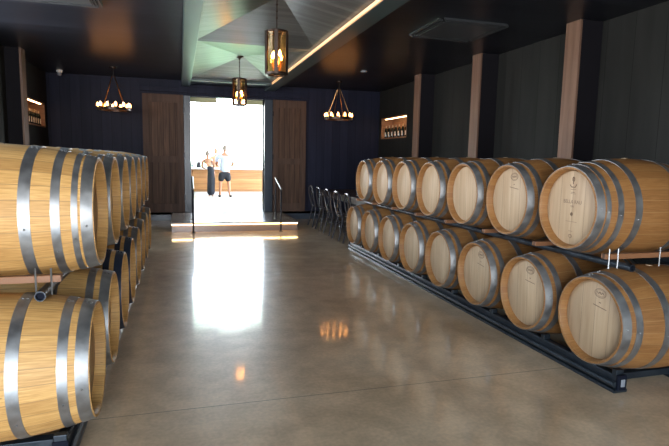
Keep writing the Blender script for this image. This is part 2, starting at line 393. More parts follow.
def barn_door(name, x0, x1, label):
    root = bpy.data.objects.new(name, None); COL.objects.link(root); root['kind'] = 'structure'; root['label'] = label
    root.location = ((x0+x1)/2, YB-.04, PZ+.005); hw = (x1-x0)/2; H = DZ-PZ-.0
    obj('door_panel', box(B(), -hw+.1, hw-.1, -.012, .012, .1, H-.1), DARKWOOD, root)
    f = B(); box(f, -hw, -hw+.13, -.03, .03, 0, H, .004); box(f, hw-.13, hw, -.03, .03, 0, H, .004)
    box(f, -hw+.13, hw-.13, -.028, .028, 0, .2, .004); box(f, -hw+.13, hw-.13, -.028, .028, H-.18, H, .004); box(f, -hw+.13, hw-.13, -.028, .028, 1.13, 1.27, .004)
    obj('door_frame', f, DOORFRAME, root)
    return root, hw
r_, hw = barn_door('door_1', -.76, .105, 'dark wooden door folded open left of the doorway')
h = B(); 
for z in (.35, 1.3, 2.3): box(h, hw-.01, hw+.02, -.045, -.02, z-.06, z+.06)
obj('hinge', h, BLACK, r_)
r_, hw = barn_door('door_2', 2.13, 2.925, 'dark wooden door folded open right of the doorway')
h = B()
for z in (.35, 1.3, 2.3): box(h, -hw-.02, -hw+.01, -.045, -.02, z-.06, z+.06)
obj('hinge', h, BLACK, r_)
b = B(); box(b, XL, SX0, YB-.02, YB, 0, .14, .003); struct('baseboard_back_left', b, CASING)
b = B(); box(b, SX1, XR, YB-.02, YB, 0, .14, .003); struct('baseboard_back_right', b, CASING)

# wooden wall columns
def column(xf, xw, y0, y1, label):
    c = thing('wall_column', label, 'column', ((xf+xw)/2, (y0+y1)/2, 0), 0, 'wooden columns along the side walls')
    sg = 1 if xw > xf else -1; h = abs(xw-xf)/2; d = (y1-y0)/2
    obj('painted_pilaster', box(B(), *sorted((sg*(-h+.03), sg*h)), -d, d, 0, ZC, .002), PILASTER, c)
    obj('wood_facing', box(B(), *sorted((-sg*h, sg*(-h+.03))), -d, d, 0, ZC, .003), COLWOOD, c)
column(4.5, XR, 5.28, 5.52, 'column with brown wood face behind the nearest right barrels, tallest in view')
column(4.5, XR, 7.4, 7.64, 'column with brown wood face, middle one on the right wall')
column(4.5, XR, 9.56, 9.8, 'column with brown wood face on right wall, just before the lit wine niche')
column(-2.41, XL, 9.75, 10.0, 'column with brown wood face on the left wall before the lit niche')

# lit wine niches
def bottle_proto(name):
    t = bpy.data.objects.new(name, None); COL.objects.link(t)
    obj('bottle_body', revolve(B(), [(0, 0), (.036, 0), (.0375, .01), (.0375, .185), (.03, .215), (.0145, .24), (.0135, .262), (0, .262)], 16), GLASSD, t, True)
    lb = B(); n = 10; rows = []
    for r, z in ((.0378, .04), (.0386, .04), (.0386, .14), (.0378, .14)):                # a label on the room side of the bottle only
        rows.append([lb.verts.new((-r*math.cos(a), r*math.sin(a), z)) for a in [-.85+1.7*j/n for j in range(n+1)]])
    for i in range(4):
        for j in range(n): lb.faces.new((rows[i][j], rows[i][j+1], rows[(i+1) % 4][j+1], rows[(i+1) % 4][j]))
    lb.faces.new([r[0] for r in rows]); lb.faces.new([r[-1] for r in rows][::-1]); bmesh.ops.recalc_face_normals(lb, faces=lb.faces[:])
    obj('paper_label', lb, LABELM, t)
    obj('foil_cap', revolve(B(), [(.0142, .245), (.0148, .245), (.0152, .298), (.0142, .302), (0, .302)], 12), FOIL, t, True)
    return t
bp = None
ORDL = ['leftmost', 'second', 'third', 'fourth', 'fifth', 'sixth', 'seventh', 'eighth', 'ninth', 'rightmost']
def niche(side, label, n, wine_side):
    global bp
    y0, y1, z0, z1 = side
    s = 1 if wine_side == 'right' else -1; xw = XR if s > 0 else XL; d = .3
    t = thing('wall_niche', label, 'niche', (xw, (y0+y1)/2, z0)); hy = (y1-y0)/2; H = z1-z0
    xa, xb = (0, d) if s > 0 else (-d, 0)
    f = B(); box(f, xa, xb, -hy, hy, 0, .03); box(f, xa, xb, -hy, hy, H-.03, H); box(f, xa, xb, -hy, -hy+.03, .03, H-.03); box(f, xa, xb, hy-.03, hy, .03, H-.03)
    obj('niche_frame', f, NICHEWOOD, t)
    xk = (d-.02, d) if s > 0 else (-d, -d+.02)
    obj('back_board', box(B(), xk[0], xk[1], -hy+.03, hy-.03, .03, H-.03), NICHEWOOD, t)
    obj('light_strip', box(B(), *((.02, .05) if s > 0 else (-.05, -.02)), -hy+.05, hy-.22, H-.044, H-.03), NLED, t)
    for k in range(n):
        yy = (y1-.1-k*(y1-y0-.32)/(n-1)) if s > 0 else (y0+.22+k*(y1-y0-.32)/(n-1))
        if bp is None: q = bp = bottle_proto('wine_bottle')
        else: q = copy_tree(bp)
        q.location = (xw+s*.10, yy, z0+.03); q.rotation_euler = (0, 0, 0 if s > 0 else PI)
        w_ = ORDL[k] if k < n-1 else 'rightmost'
        tag(q, '%s wine bottle with cream label standing in the lit niche of the %s wall' % (w_, wine_side), 'bottle', 'wine bottles in the %s niche' % wine_side)
niche(NR, 'wood lined wine niche lit from above, in the right wall', 7, 'right')
niche(NL, 'wood lined wine niche lit from above, in the left wall', 7, 'left')

# ---------------------------------------------------------------- barrels
L_, RB, RH = .95, .351, .285
def RR(x): return RB-(RB-RH)*abs((x-L_/2)/(L_/2))**1.9
def make_barrel(kind, rubbed=False):
    t = bpy.data.objects.new('wine_barrel', None); COL.objects.link(t)
    prof = [(RH-.026, .070), (RH-.020, .012), (RH-.013, .001), (RH-.001, 0)]
    for k in range(1, 24): prof.append((RR(L_*k/24), L_*k/24))
    prof += [(RH-.001, L_), (RH-.013, L_-.001), (RH-.020, L_-.012), (RH-.026, L_-.070)]
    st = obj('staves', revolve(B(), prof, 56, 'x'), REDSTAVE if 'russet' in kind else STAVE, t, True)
    for x0, x1 in ((.054, .074), (L_-.074, L_-.054)):
        obj('barrel_head', revolve(B(), [(0, x0), (RH-.030, x0), (RH-.0235, x0+.004), (RH-.0235, x1-.004), (RH-.03, x1), (0, x1)], 48, 'x'), HEAD, t, True)
    half = {'six': [(.004, .058), (.088, .130), (.275, .325)], 'eight': [(.004, .056), (.068, .096), (.143, .182), (.265, .315)]}[kind.split('_')[0]]
    navy = 'navy' in kind
    bands = half+[(L_-b_, L_-a_) for a_, b_ in half]
    for k, (a_, b_) in enumerate(bands):
        h = B(); n = 5
        outer = [(RR(a_+(b_-a_)*i/n)+.0032, a_+(b_-a_)*i/n) for i in range(n+1)]
        inner = [(RR(a_+(b_-a_)*i/n)-.002, a_+(b_-a_)*i/n) for i in range(n, -1, -1)]
        revolve(h, outer+inner, 56, 'x', closed=True)
        th = (0.12+.05*k, 1.75+.2*(k % 3), -1.5-.07*k)[0:3]
        for ti, tt in enumerate(th):                               # rivets at the lap joints
            for dx in ((.3, .7) if ti == 0 else (.5,)):
                x = a_+(b_-a_)*dx; r = RR(x)+.004
                sphere(h, (x, r*math.sin(tt), r*math.cos(tt)), .0055, seg=6)
        obj('hoop', h, NAVYHOOP if navy and k in (1, 2, 0) else GALV, t, True)
    bu = B(); revolve(bu, [(0, 0), (.022, 0), (.022, .006), (.0, .009)], 14); obj('bung', bu, BUNG, t, True, loc=(L_/2, 0, RB-.003))
    return t
protos = {}
SP = 0.7146
def place_barrel(kind, x, y, z, rz, label, group, roll):
    if kind not in protos: o = protos[kind] = make_barrel(kind)
    else: o = copy_tree(protos[kind])
    o.location = (x, y, z); o.rotation_euler = (roll, 0, rz); tag(o, label, 'barrel', group)
    return o
ZLO, ZUP, XA, XBL = .4534, 1.1725, 2.586, -.409
stamped = {}
for i in range(7):
    extra = {0: ', stamped head with four hoops in view', }.get(i, '')
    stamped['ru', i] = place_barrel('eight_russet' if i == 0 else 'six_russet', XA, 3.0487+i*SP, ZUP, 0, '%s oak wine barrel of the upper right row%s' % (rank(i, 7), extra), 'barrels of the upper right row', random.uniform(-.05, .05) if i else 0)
for i in range(8):
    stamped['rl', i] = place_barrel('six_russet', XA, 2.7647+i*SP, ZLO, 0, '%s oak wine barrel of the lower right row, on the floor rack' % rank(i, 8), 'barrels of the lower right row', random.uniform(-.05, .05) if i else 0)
for i in range(7):
    place_barrel('eight' if i < 2 else 'six', XBL, 3.0714+i*SP, ZUP, PI, '%s oak wine barrel of the upper left row' % rank(i, 7), 'barrels of the upper left row', random.uniform(-.05, .05))
for i in range(8):
    k = 'six_navy' if i in (2, 3) else 'six'
    place_barrel(k, XBL, 2.7925+i*SP, ZLO, PI, '%s oak wine barrel of the lower left row%s' % (rank(i, 8), ', with dark navy hoops' if i in (2, 3) else ', on the floor rack'), 'barrels of the lower left row', random.uniform(-.05, .05))

# stamps on the heads: text lies on the head, reading upright from -X
def stamp(parent, s, size, y, z, name='stamp'):
    cu = bpy.data.curves.new('stamp', 'FONT'); cu.body = s; cu.size = size; cu.align_x = 'CENTER'; cu.extrude = .0003
    o = bpy.data.objects.new('tmp', cu); COL.objects.link(o)
    bpy.context.view_layer.update()
    me = bpy.data.meshes.new_from_object(o.evaluated_get(bpy.context.evaluated_depsgraph_get()))
    bpy.data.objects.remove(o); me.materials.clear(); me.materials.append(INK)
    q = bpy.data.objects.new(name, me); COL.objects.link(q); q.parent = parent
    q.location = (.0535, y, z); q.rotation_euler = (PI/2, 0, -PI/2)
    return q
def mark(parent, bm, name='stamp'):
    return obj(name, bm, INK, parent)
def ell(bm, cy, cz, ry, rz, r=.0016, n=24):
    tube(bm, [(.0535, cy+ry*math.cos(2*PI*k/n), cz+rz*math.sin(2*PI*k/n)) for k in range(n)], r, 4, True)
p = stamped['ru', 0]
tag(stamp(p, 'BELLA RAU', .036, .0, .030), 'dark lettering burnt across the head')
stamp(p, '1200', .018, .0, .004)
b = B()                                                       # emblem high on the head: a stem over a bowl with small lines below
tube(b, [(.0535, 0, .215), (.0535, .003, .165)], .0035, 5); tube(b, [(.0535, .032, .160), (.0535, .018, .145), (.0535, -.018, .145), (.0535, -.03, .165)], .004, 5)
ell(b, .002, .200, .010, .016, .003); tube(b, [(.0535, .024, .128), (.0535, -.024, .128)], .0018, 4); tube(b, [(.0535, .018, .108), (.0535, -.018, .108)], .0018, 4)
for k in range(5): tube(b, [(.0535, .02-.01*k, .098), (.0535, .015-.01*k, .098)], .002, 4)
mark(p, b, 'emblem')
b = B(); 
for rr in (.013, .008, .003): ell(b, 0, -.045, rr*.8, rr, .0022, 12)
tube(b, [(.0535, .055, -.098), (.0535, -.055, -.098)], .0012, 4)
mark(p, b, 'crest')
b = B(); ell(b, 0, -.200, .016, .012, .002, 14); tube(b, [(.0535, .02, -.165), (.0535, -.02, -.165)], .0014, 4); mark(p, b, 'small_stamp')
def oval_stamp(p, tz=.185, small='RESERVE'):
    b = B(); ell(b, -.035, tz, .048, .030, .002); ell(b, -.035, tz, .040, .022, .0012)
    for k in range(5): tube(b, [(.0535, -.035+.026-.012*k, tz+.008-(k % 2)*.014), (.0535, -.035+.02-.012*k, tz-.006+(k % 2)*.014)], .003, 4)
    tube(b, [(.0535, -.035+.055, tz-.085), (.0535, -.035-.06, tz-.10)], .0024, 4); tube(b, [(.0535, -.030, tz-.062), (.0535, -.045, tz-.064)], .003, 4)
    mark(p, b, 'oval_stamp')
for key in (('rl', 0), ('rl', 1)): oval_stamp(stamped[key])
oval_stamp(stamped['ru', 1], .19); oval_stamp(stamped['rl', 2], .18)

# ---------------------------------------------------------------- racks
YE = 2.7647+7*SP+.35
def floor_rack(s, x0, label, yy0):
    """s=+1: right row (heads at x0, barrels extend to +X)"""
    t = thing('barrel_floor_rack', label, 'barrel rack', (x0+s*.5, yy0, 0), 0, None)
    for k, dx in enumerate((-.345, .25)):
        b = B(); cx = s*dx; L2 = YE-yy0+.1
        box(b, cx-.055, cx+.055, 0, L2, 0, .022, .004)
        box(b, cx-.03, cx+.03, .01, L2-.01, .022, .115 if k == 0 else .10, .008)
        tube(b, [(cx-s*.045, 0.005, .055), (cx-s*.045, L2, .055)], .02, 8)
        obj('long_rail', b, RACK, t)
        e = B()
        box(e, cx-.036, cx+.036, -.012, .012, .018, .122, .008)
        ec = obj('end_cap', e, PLUG, t); obj('cap_plate', box(B(), cx-.016, cx+.016, -.016, -.010, .045, .095, .003), GREYPL, ec)
    for k in range(5):
        y = .12+k*(YE-yy0-.3)/4
        obj('cross_member', box(B(), -.37, .30, y, y+.06, .024, .07, .003), RACK, t)
    for i in range(8):                                                    # small cradle blocks below every barrel
        y = 2.7647+i*SP-yy0
        for dx in (-.345, .25):
            for q in (-1, 1): obj('cradle_block', box(B(), s*dx-.03, s*dx+.03, y+q*.13-.02, y+q*.13+.02, .10, .150, .004), RACK, t)
floor_rack(1, XA, 'dark steel floor rack under the lower right barrels', 2.60)
floor_rack(-1, XBL, 'dark steel floor rack under the lower left barrels', 2.62)
def pipe(x, y0, label):
    L2 = YE-.35-y0
    t = thing('barrel_rack_pipe', label, 'rack pipe', (x, y0, 0.8130))
    h = B(); revolve(h, [(.0245, 0), (.0245, L2), (.020, L2), (.020, 0)], 18, 'x', closed=True)
    bmesh.ops.rotate(h, verts=h.verts[:], cent=(0, 0, 0), matrix=Matrix.Rotation(PI/2, 3, 'Z'))
    obj('pipe', h, RACK, t, True)
    c = B(); revolve(c, [(0, .02), (.0198, .02), (.0198, .03), (0, .03)], 18, 'x'); bmesh.ops.rotate(c, verts=c.verts[:], cent=(0, 0, 0), matrix=Matrix.Rotation(PI/2, 3, 'Z'))
    obj('pipe_plug', c, PLUG, t)
pipe(XA+.225, 2.66, 'dark pipe between the right barrel rows, at the head side')
pipe(XA+.725, 2.66, 'dark pipe between the right barrel rows, at the wall side')
pipe(XBL-.225, 2.68, 'dark pipe between the left barrel rows, at the head side')
pipe(XBL-.725, 2.68, 'dark pipe between the left barrel rows, at the wall side')
CH = {}
def chock(x, s, y, label, group, front=False):
    if (s, front) not in CH:
        t = CH[s, front] = bpy.data.objects.new('chock_bar', None); COL.objects.link(t)
        x0, x1, rods = (-.44, .42, (-.42, -.35, -.005, .30)) if s > 0 else (-.42, .335, (.295, .228, -.12, -.30))
        obj('timber', box(B(), x0, x1, -.022, .022, *((.058, .092) if front else (.031, .065)), .003), CHOCK, t)
        for dx in (rods if front else ()): obj('threaded_rod', tube(B(), [(dx, -.026, .0), (dx, -.026, .128)], .0045, 6), STEEL, t)
    else: t = copy_tree(CH[s, front])
    t.location = (x+s*.475, y, 0.8130); tag(t, label, 'chock', group)
for i in range(8):
    chock(XA, 1, 3.0487+(i-.5)*SP+(.02 if i == 0 else 0), '%s timber chock on the pipes between the right barrel rows' % rank(i, 8), 'chocks on the right pipes', i == 0)
    chock(XBL, -1, 3.0714+(i-.5)*SP+(.02 if i == 0 else 0), '%s timber chock on the pipes between the left barrel rows' % rank(i, 8), 'chocks on the left pipes', i == 0)

# ---------------------------------------------------------------- pendants
def pendant(y, label):
    X = 1.04; t = thing('lantern_pendant', label, 'pendant lamp', (X, y, PA-.005), 0, 'lantern pendants below the raised ceiling')
    obj('canopy', revolve(B(), [(0, .02), (.065, .02), (.07, -.012), (.045, -.028), (.02, -.04), (.012, -.06), (0, -.06)], 20), BRONZE, t, True)
    zb = 2.38-PA; zt = 2.86-PA; R = .127
    r = B(); tube(r, [(0, 0, -.05), (0, 0, zt+.02)], .006, 8)
    for k in range(3): tube(r, [(0, 0, -.10-.07*k), (0, 0, -.115-.07*k)], .011, 8)
    obj('rod', r, BRONZE, t, True)
    c = B(); revolve(c, [(.10, zt), (R, zt-.01), (R, zt-.03), (.10, zt-.02)], 24, closed=True)
    tube(c, [(-.1, 0, zt-.01), (.1, 0, zt-.01)], .008, 6); tube(c, [(0, -.1, zt-.01), (0, .1, zt-.01)], .008, 6); sphere(c, (0, 0, zt), .022)
    obj('top_ring', c, BRONZE, t, True)
    c = B(); revolve(c, [(.095, zb), (R, zb+.01), (R, zb+.03), (.095, zb+.015)], 24, closed=True)
    tube(c, [(-.1, 0, zb+.012), (.1, 0, zb+.012)], .006, 6); tube(c, [(0, -.1, zb+.012), (0, .1, zb+.012)], .006, 6)
    obj('bottom_ring', c, BRONZE, t, True)
    for k in range(6):
        a = k*PI/3+.3; s = B(); box(s, -.004, .004, -.02, .02, zb+.02, zt-.015, .002)
        bmesh.ops.translate(s, verts=s.verts[:], vec=(R+.003, 0, 0)); bmesh.ops.rotate(s, verts=s.verts[:], cent=(0, 0, 0), matrix=Matrix.Rotation(a, 3, 'Z'))
        obj('strap', s, BRONZE, t)
    obj('glass_cylinder', revolve(B(), [(R-.006, zb+.02), (R-.006, zt-.02)], 24), AMBER, t, True)
    st = B(); tube(st, [(0, 0, zb+.012), (0, 0, zb+.16)], .008, 8)
    for k in range(4):
        a = k*PI/2+.5; tube(st, [(0, 0, zb+.07), (.04*math.cos(a), .04*math.sin(a), zb+.05), (.055*math.cos(a), .055*math.sin(a), zb+.09+.03*(k % 2))], .004, 6)
    obj('candle_holder', st, BRASS, t, True)
    for k in range(4):
        a = k*PI/2+.5; x, yy, z = .055*math.cos(a), .055*math.sin(a), zb+.09+.03*(k % 2)
        cn = obj('candle', tube(B(), [(x, yy, z), (x, yy, z+.08)], .009, 8), BRASS, t)
        bb = B(); revolve(bb, [(0, .0), (.010, .004), (.0165, .024), (.010, .05), (.003, .068), (0, .07)], 10, c=(x, yy, z+.08)); obj('bulb', bb, BULB, cn, True)
pendant(5.87, 'glass lantern pendant with candle bulbs, the nearer and larger one')
pendant(9.58, 'glass lantern pendant with candle bulbs, the farther one before the doorway')

def chandelier(x, y, label):
    t = thing('ring_chandelier', label, 'chandelier', (x, y, ZC), 0, 'ring chandeliers at the far corners')
    obj('canopy', revolve(B(), [(0, 0), (.07, 0), (.07, -.02), (.03, -.035), (0, -.035)], 20), BRONZE, t, True)
    zr = 2.33-ZC; R = .29
    r = B(); tube(r, [(0, 0, -.03), (0, 0, -.16)], .008, 8); revolve(r, [(.028, -.16), (.036, -.165), (.036, -.175), (.028, -.18)], 14, closed=True); obj('stem', r, BRONZE, t, True)
    for k in range(4):
        a = k*PI/2+.9; obj('hanging_rod', tube(B(), [(.03*math.cos(a), .03*math.sin(a), -.17), (R*math.cos(a), R*math.sin(a), zr+.03)], .0065, 6), BRASS, t)
    obj('ring', revolve(B(), [(R-.02, zr), (R+.02, zr), (R+.02, zr+.045), (R-.02, zr+.045)], 36, closed=True), BRONZE, t, True)
    for k in range(12):
        a = k*PI/6+.2; cx, cy = R*math.cos(a), R*math.sin(a)
        cu = obj('candle_cup', revolve(B(), [(0, zr+.045), (.03, zr+.045), (.034, zr+.06), (0, zr+.06)], 10, c=(cx, cy, 0)), BRONZE, t, True)
        bb = B(); revolve(bb, [(0, zr+.06), (.018, zr+.065), (.024, zr+.10), (.018, zr+.13), (0, zr+.145)], 10, c=(cx, cy, 0)); obj('bulb', bb, CBULB, cu, True)
        obj('glass_shade', revolve(B(), [(.034, zr+.06), (.036, zr+.16)], 10, c=(cx, cy, 0)), CLEAR, cu, True)
chandelier(-1.2, 11.2, 'glowing candle ring chandelier hanging left of the doorway')
chandelier(3.36, 11.2, 'glowing candle ring chandelier hanging right of the doorway')

# ceiling fittings
def cassette(x, y, label):
    t = thing('ceiling_vent_unit', label, 'ceiling vent', (x, y, ZC)); h = .47
    obj('panel', box(B(), -h+.1, h-.1, -h+.1, h-.1, -.03, 0, .004), CASSM, t)
    for k in range(4):
        s = B(); box(s, -h, -h+.02, -h+.05, h-.05, -.03, 0); box(s, -h+.045, -h+.06, -h+.08, h-.08, -.032, 0); box(s, -h+.08, -h+.09, -h+.08, h-.08, -.03, 0)
        bmesh.ops.rotate(s, verts=s.verts[:], cent=(0, 0, 0), matrix=Matrix.Rotation(k*PI/2, 3, 'Z')); obj('louvre', s, VENTHI, t)
cassette(3.43, 6.24, 'square dark air vent unit in the right ceiling')
cassette(-1.27, 6.24, 'square dark air vent unit in left ceiling, mostly above the view')
t = thing('security_camera', 'small white dome security camera in the far left corner', 'security camera', (-2.3, 12.05, ZC))
obj('mount', revolve(B(), [(0, 0), (.06, 0), (.06, -.035), (.045, -.05), (0, -.05)], 16), PLASTER, t, True)
obj('dome', sphere(B(), (0, 0, -.07), .045), GREYPL, t, True)
t = thing('smoke_detector', 'small round smoke detector on the right ceiling', 'smoke detector', (3.40, 9.7, ZC))
obj('housing', revolve(B(), [(0, 0), (.06, 0), (.055, -.02), (.03, -.03), (0, -.03)], 16), GREYPL, t, True)

# handrails
def handrail(x, label):
    t = thing('handrail', label, 'handrail', (x, SY-.09, 0), 0, 'handrails at the step')
    for y, z0, z1 in ((0, 0, .86), (.64, PZ, 1.05)):
        obj('post', tube(B(), [(0, y, z0), (0, y, z1)], .017, 10), BLACK, t, True)
        obj('foot_plate', revolve(B(), [(0, z0), (.045, z0), (.045, z0+.008), (.02, z0+.014), (0, z0+.014)], 14, c=(0, y, 0)), BLACK, t, True)
    obj('top_rail', box(box(B(), -.02, .02, -.03, .0, .845, .862), -.001, .001, 0, .001, .85, .851), BLACK, t) if False else obj('top_rail', tube(B(), [(0, -.02, .853), (0, .66, 1.056)], .02, 10), STEEL, t, True)
handrail(.245, 'metal handrail left of the low step')
handrail(1.955, 'metal handrail right of the low step')

# ---------------------------------------------------------------- table and chairs
t = thing('dining_table', 'long dark table behind the row of bentwood chairs', 'table', (3.55, 10.0, 0))
obj('table_top', box(B(), -.38, .45, -1.95, 1.95, .72, .76, .006), TABLEM, t)
for sx in (-1, 1):
    for sy in (-1, 1): obj('leg', box(B(), sx*.38-.04, sx*.38+.04, sy*1.8-.04, sy*1.8+.04, 0, .72, .004), TABLEM, t)
obj('apron', box(box(B(), -.38, -.355, -1.76, 1.76, .63, .72), .355, .38, -1.76, 1.76, .63, .72), TABLEM, t)
t = thing('wire_lantern', 'dark wire lantern standing on the long table', 'lantern', (3.45, 9.75, .76))
obj('base', box(B(), -.09, .09, -.09, .09, 0, .015, .003), BLACK, t); obj('top', box(B(), -.09, .09, -.09, .09, .36, .372, .003), BLACK, t)
c = B()
for sx in (-.08, 0, .08):
    for sy in (-.08, 0, .08):
        if sx or sy: tube(c, [(sx, sy, .01), (sx, sy, .365)], .006, 6)
obj('wire_cage', c, GREYPL, t)
obj('candle', tube(B(), [(0, 0, .012), (0, 0, .13)], .03, 10), PLASTER, t, True)
def arc(p0, p1, p2, n=8):
    p0, p1, p2 = map(Vector, (p0, p1, p2))
    return [(1-q)**2*p0+2*q*(1-q)*p1+q*q*p2 for q in [k/n for k in range(n+1)]]
def make_chair():
    t = bpy.data.objects.new('bentwood_chair', None); COL.objects.link(t)       # faces +X, back at -X
    obj('seat', revolve(B(), [(0, .44), (.19, .44), (.205, .45), (.205, .462), (.19, .47), (0, .462)], 24), CHAIRM, t, True)
    for sy in (-1, 1):
        obj('leg', tube(B(), arc((.13, sy*.13, .44), (.17, sy*.17, .25), (.2, sy*.19, 0)), .015, 8), CHAIRM, t, True)
        obj('leg', tube(B(), arc((-.15, sy*.14, .45), (-.17, sy*.17, .25), (-.24, sy*.2, 0)), .016, 8), CHAIRM, t, True)
    hoop = [(-.16, -.165, .45), (-.2, -.19, .6), (-.225, -.2, .75), (-.235, -.16, .85), (-.24, -.08, .885), (-.24, 0, .89), (-.24, .08, .885), (-.235, .16, .85), (-.225, .2, .75), (-.2, .19, .6), (-.16, .165, .45)]
    obj('back_hoop', tube(B(), hoop, .016, 8), CHAIRM, t, True)
    c = B(); tube(c, arc((-.165, -.14, .46), (-.2, -.02, .66), (-.236, .14, .86)), .01, 6); tube(c, arc((-.165, .14, .46), (-.2, .02, .66), (-.236, -.14, .86)), .01, 6)
    obj('cross_back', c, CHAIRM, t, True)
    ring = [(.165*math.cos(2*PI*k/20), .165*math.sin(2*PI*k/20), .24) for k in range(20)]
    obj('stretcher_ring', tube(B(), ring, .009, 6, True), CHAIRM, t, True)
    return t
ch0 = make_chair()
for i, y in enumerate((8.5, 9.15, 9.8, 10.45, 11.1)):
    c = ch0 if i == 0 else copy_tree(ch0)
    c.location = (2.97, y, 0); c.rotation_euler = (0, 0, random.uniform(-.08, .08))
    tag(c, '%s dark bentwood chair with crossed back at the long table' % rank(i, 5), 'chair', 'bentwood chairs at the long table')

# ---------------------------------------------------------------- tasting room
BY = 17.9
t = thing('bar_counter', 'long wood fronted bar with white top beyond the doorway', 'bar', (2.5, BY+.4, PZ))
obj('bar_front', box(B(), -4.9, 4.6, -.38, .38, .12, .86), BARWOOD, t)
obj('plinth', box(B(), -4.9, 4.6, -.34, .34, 0, .12), COUNTER, t)
obj('counter_top', box(B(), -4.95, 4.65, -.45, .45, .86, .92, .004), COUNTER, t)
ct = PZ+.92
t = thing('coffee_jug', 'small dark jug standing on the left of the bar top', 'jug', (.62, BY+.25, ct))
obj('jug_body', revolve(B(), [(0, 0), (.07, 0), (.08, .05), (.06, .15), (.065, .19), (.05, .19), (0, .185)], 16), BLACK, t, True)
obj('handle', tube(B(), arc((.06, 0, .17), (.16, 0, .12), (.07, 0, .04)), .01, 6), BLACK, t, True)
t = thing('cup', 'small grey cup beside the dark jug on the bar top', 'cup', (.42, BY+.2, ct))
obj('cup_body', revolve(B(), [(0, 0), (.03, 0), (.045, .09), (.04, .09), (.027, .01), (0, .01)], 14), GREYPL, t, True)
t = thing('ring_lamp', 'thin ring pendant lamp hanging in the bright room beyond the doorway', 'pendant lamp', (1.05, 16, 4.3))
obj('ring', revolve(B(), [(.46, -1.40), (.49, -1.40), (.49, -1.36), (.46, -1.36)], 36, closed=True), BRASS, t, True)
for k in range(3):
    a = k*2*PI/3+.4; obj('cable', tube(B(), [(0, 0, -.02), (.475*math.cos(a), .475*math.sin(a), -1.36)], .003, 5), GREYPL, t)
obj('canopy', revolve(B(), [(0, 0), (.06, 0), (.06, -.03), (0, -.03)], 14), GREYPL, t, True)

# ---------------------------------------------------------------- people
def skin(bm_out, chain_sets, sub=1):
    """each set: list of (point, radius), edges; grown with a Skin modifier and merged into bm_out"""
    for pts, edges in chain_sets:
        me = bpy.data.meshes.new('t'); me.from_pydata([p for p, r in pts], edges, [])
        o = bpy.data.objects.new('t', me); COL.objects.link(o)
        md = o.modifiers.new('s', 'SKIN')
        for k, (p, r) in enumerate(pts):
            r = r if isinstance(r, tuple) else (r, r)
            me.skin_vertices[0].data[k].radius = r
        me.skin_vertices[0].data[0].use_root = True
        sb = o.modifiers.new('u', 'SUBSURF'); sb.levels = sub; sb.render_levels = sub
        bpy.context.view_layer.update()
        ev = o.evaluated_get(bpy.context.evaluated_depsgraph_get()); m2 = ev.to_mesh()
        bm_out.from_mesh(m2); ev.to_mesh_clear(); bpy.data.objects.remove(o); bpy.data.meshes.remove(me)
    return bm_out
def chain(pts): return (pts, [(i, i+1) for i in range(len(pts)-1)])
def hand(wrist, elbow, s=1.0, side=1):
    """five-finger hand continuing the forearm"""
    w = Vector(wrist); d = (w-Vector(elbow)).normalized(); a = d.cross(Vector((0, 0, 1)))
    a = a.normalized() if a.length > .1 else Vector((0, 1, 0)); n = d.cross(a).normalized(); out = []
    palm = [(tuple(w-d*.01), (.022, .018)), (tuple(w+d*.04), (.034, .016)), (tuple(w+d*.085), (.036, .014))]
    out.append(chain(palm))
    for k, L in enumerate((.07, .08, .074, .058)):
        o = a*(-.027+.018*k)
        out.append(chain([(tuple(w+d*.07+o), .009), (tuple(w+d*(.085+L*.5)+o-n*.008), .0085), (tuple(w+d*(.08+L)+o-n*.03), .007)]))
    th = a*(-.03)*side
    out.append(chain([(tuple(w+d*.02+th*.5), .011), (tuple(w+d*.055+th*1.6), .010), (tuple(w+d*.09+th*1.9-n*.015), .008)]))
    return out
def head_mesh(bm, c, face, s=1.0):
    """head with nose, mouth, ears; face = unit direction it looks"""
    c = Vector(c); f = Vector(face).normalized(); sd = f.cross(Vector((0, 0, 1))).normalized(); up = sd.cross(f)
    r = bmesh.ops.create_uvsphere(bm, u_segments=18, v_segments=14, radius=1)
    def tr(x, y, z): return c+(sd*x+f*y+up*z)*s
    for v in r['verts']:
        x, y, z = v.co; 
        jaw = 1-.25*max(0, -z)
        v.co = tr(x*.074*jaw, y*.094*(1-.1*max(0, -z)), z*.115)
    def blob(p, rx, ry, rz, n=8):
        q = bmesh.ops.create_uvsphere(bm, u_segments=n, v_segments=6, radius=1)
        for v in q['verts']: v.co = tr(p[0]+v.co.x*rx, p[1]+v.co.y*ry, p[2]+v.co.z*rz)
    blob((0, .096, -.015), .012, .018, .022); blob((0, .086, -.055), .022, .008, .007)
    for q in (-1, 1): blob((q*.075, 0, -.01), .008, .018, .028); blob((q*.03, .08, .015), .013, .01, .007)
    return tr
def hair_mesh(c, face, s=1.0, bun=False):
    b = B(); c = Vector(c); f = Vector(face).normalized(); sd = f.cross(Vector((0, 0, 1))).normalized(); up = sd.cross(f)
    r = bmesh.ops.create_uvsphere(b, u_segments=18, v_segments=14, radius=1)
    for v in r['verts']:
        x, y, z = v.co
        k = 1.0 if (z > .25 or y < .15) and z > -.45 else .80
        v.co = c+(sd*x*.081*k+f*(y*.100*k-.006)+up*(z*.121*k+.004))*s
    if bun: sphere(b, c-f*.10+up*.05, .038)
    return b
def person(name, label, loc, H, parts):
    t = thing(name, label, 'person', loc); return t
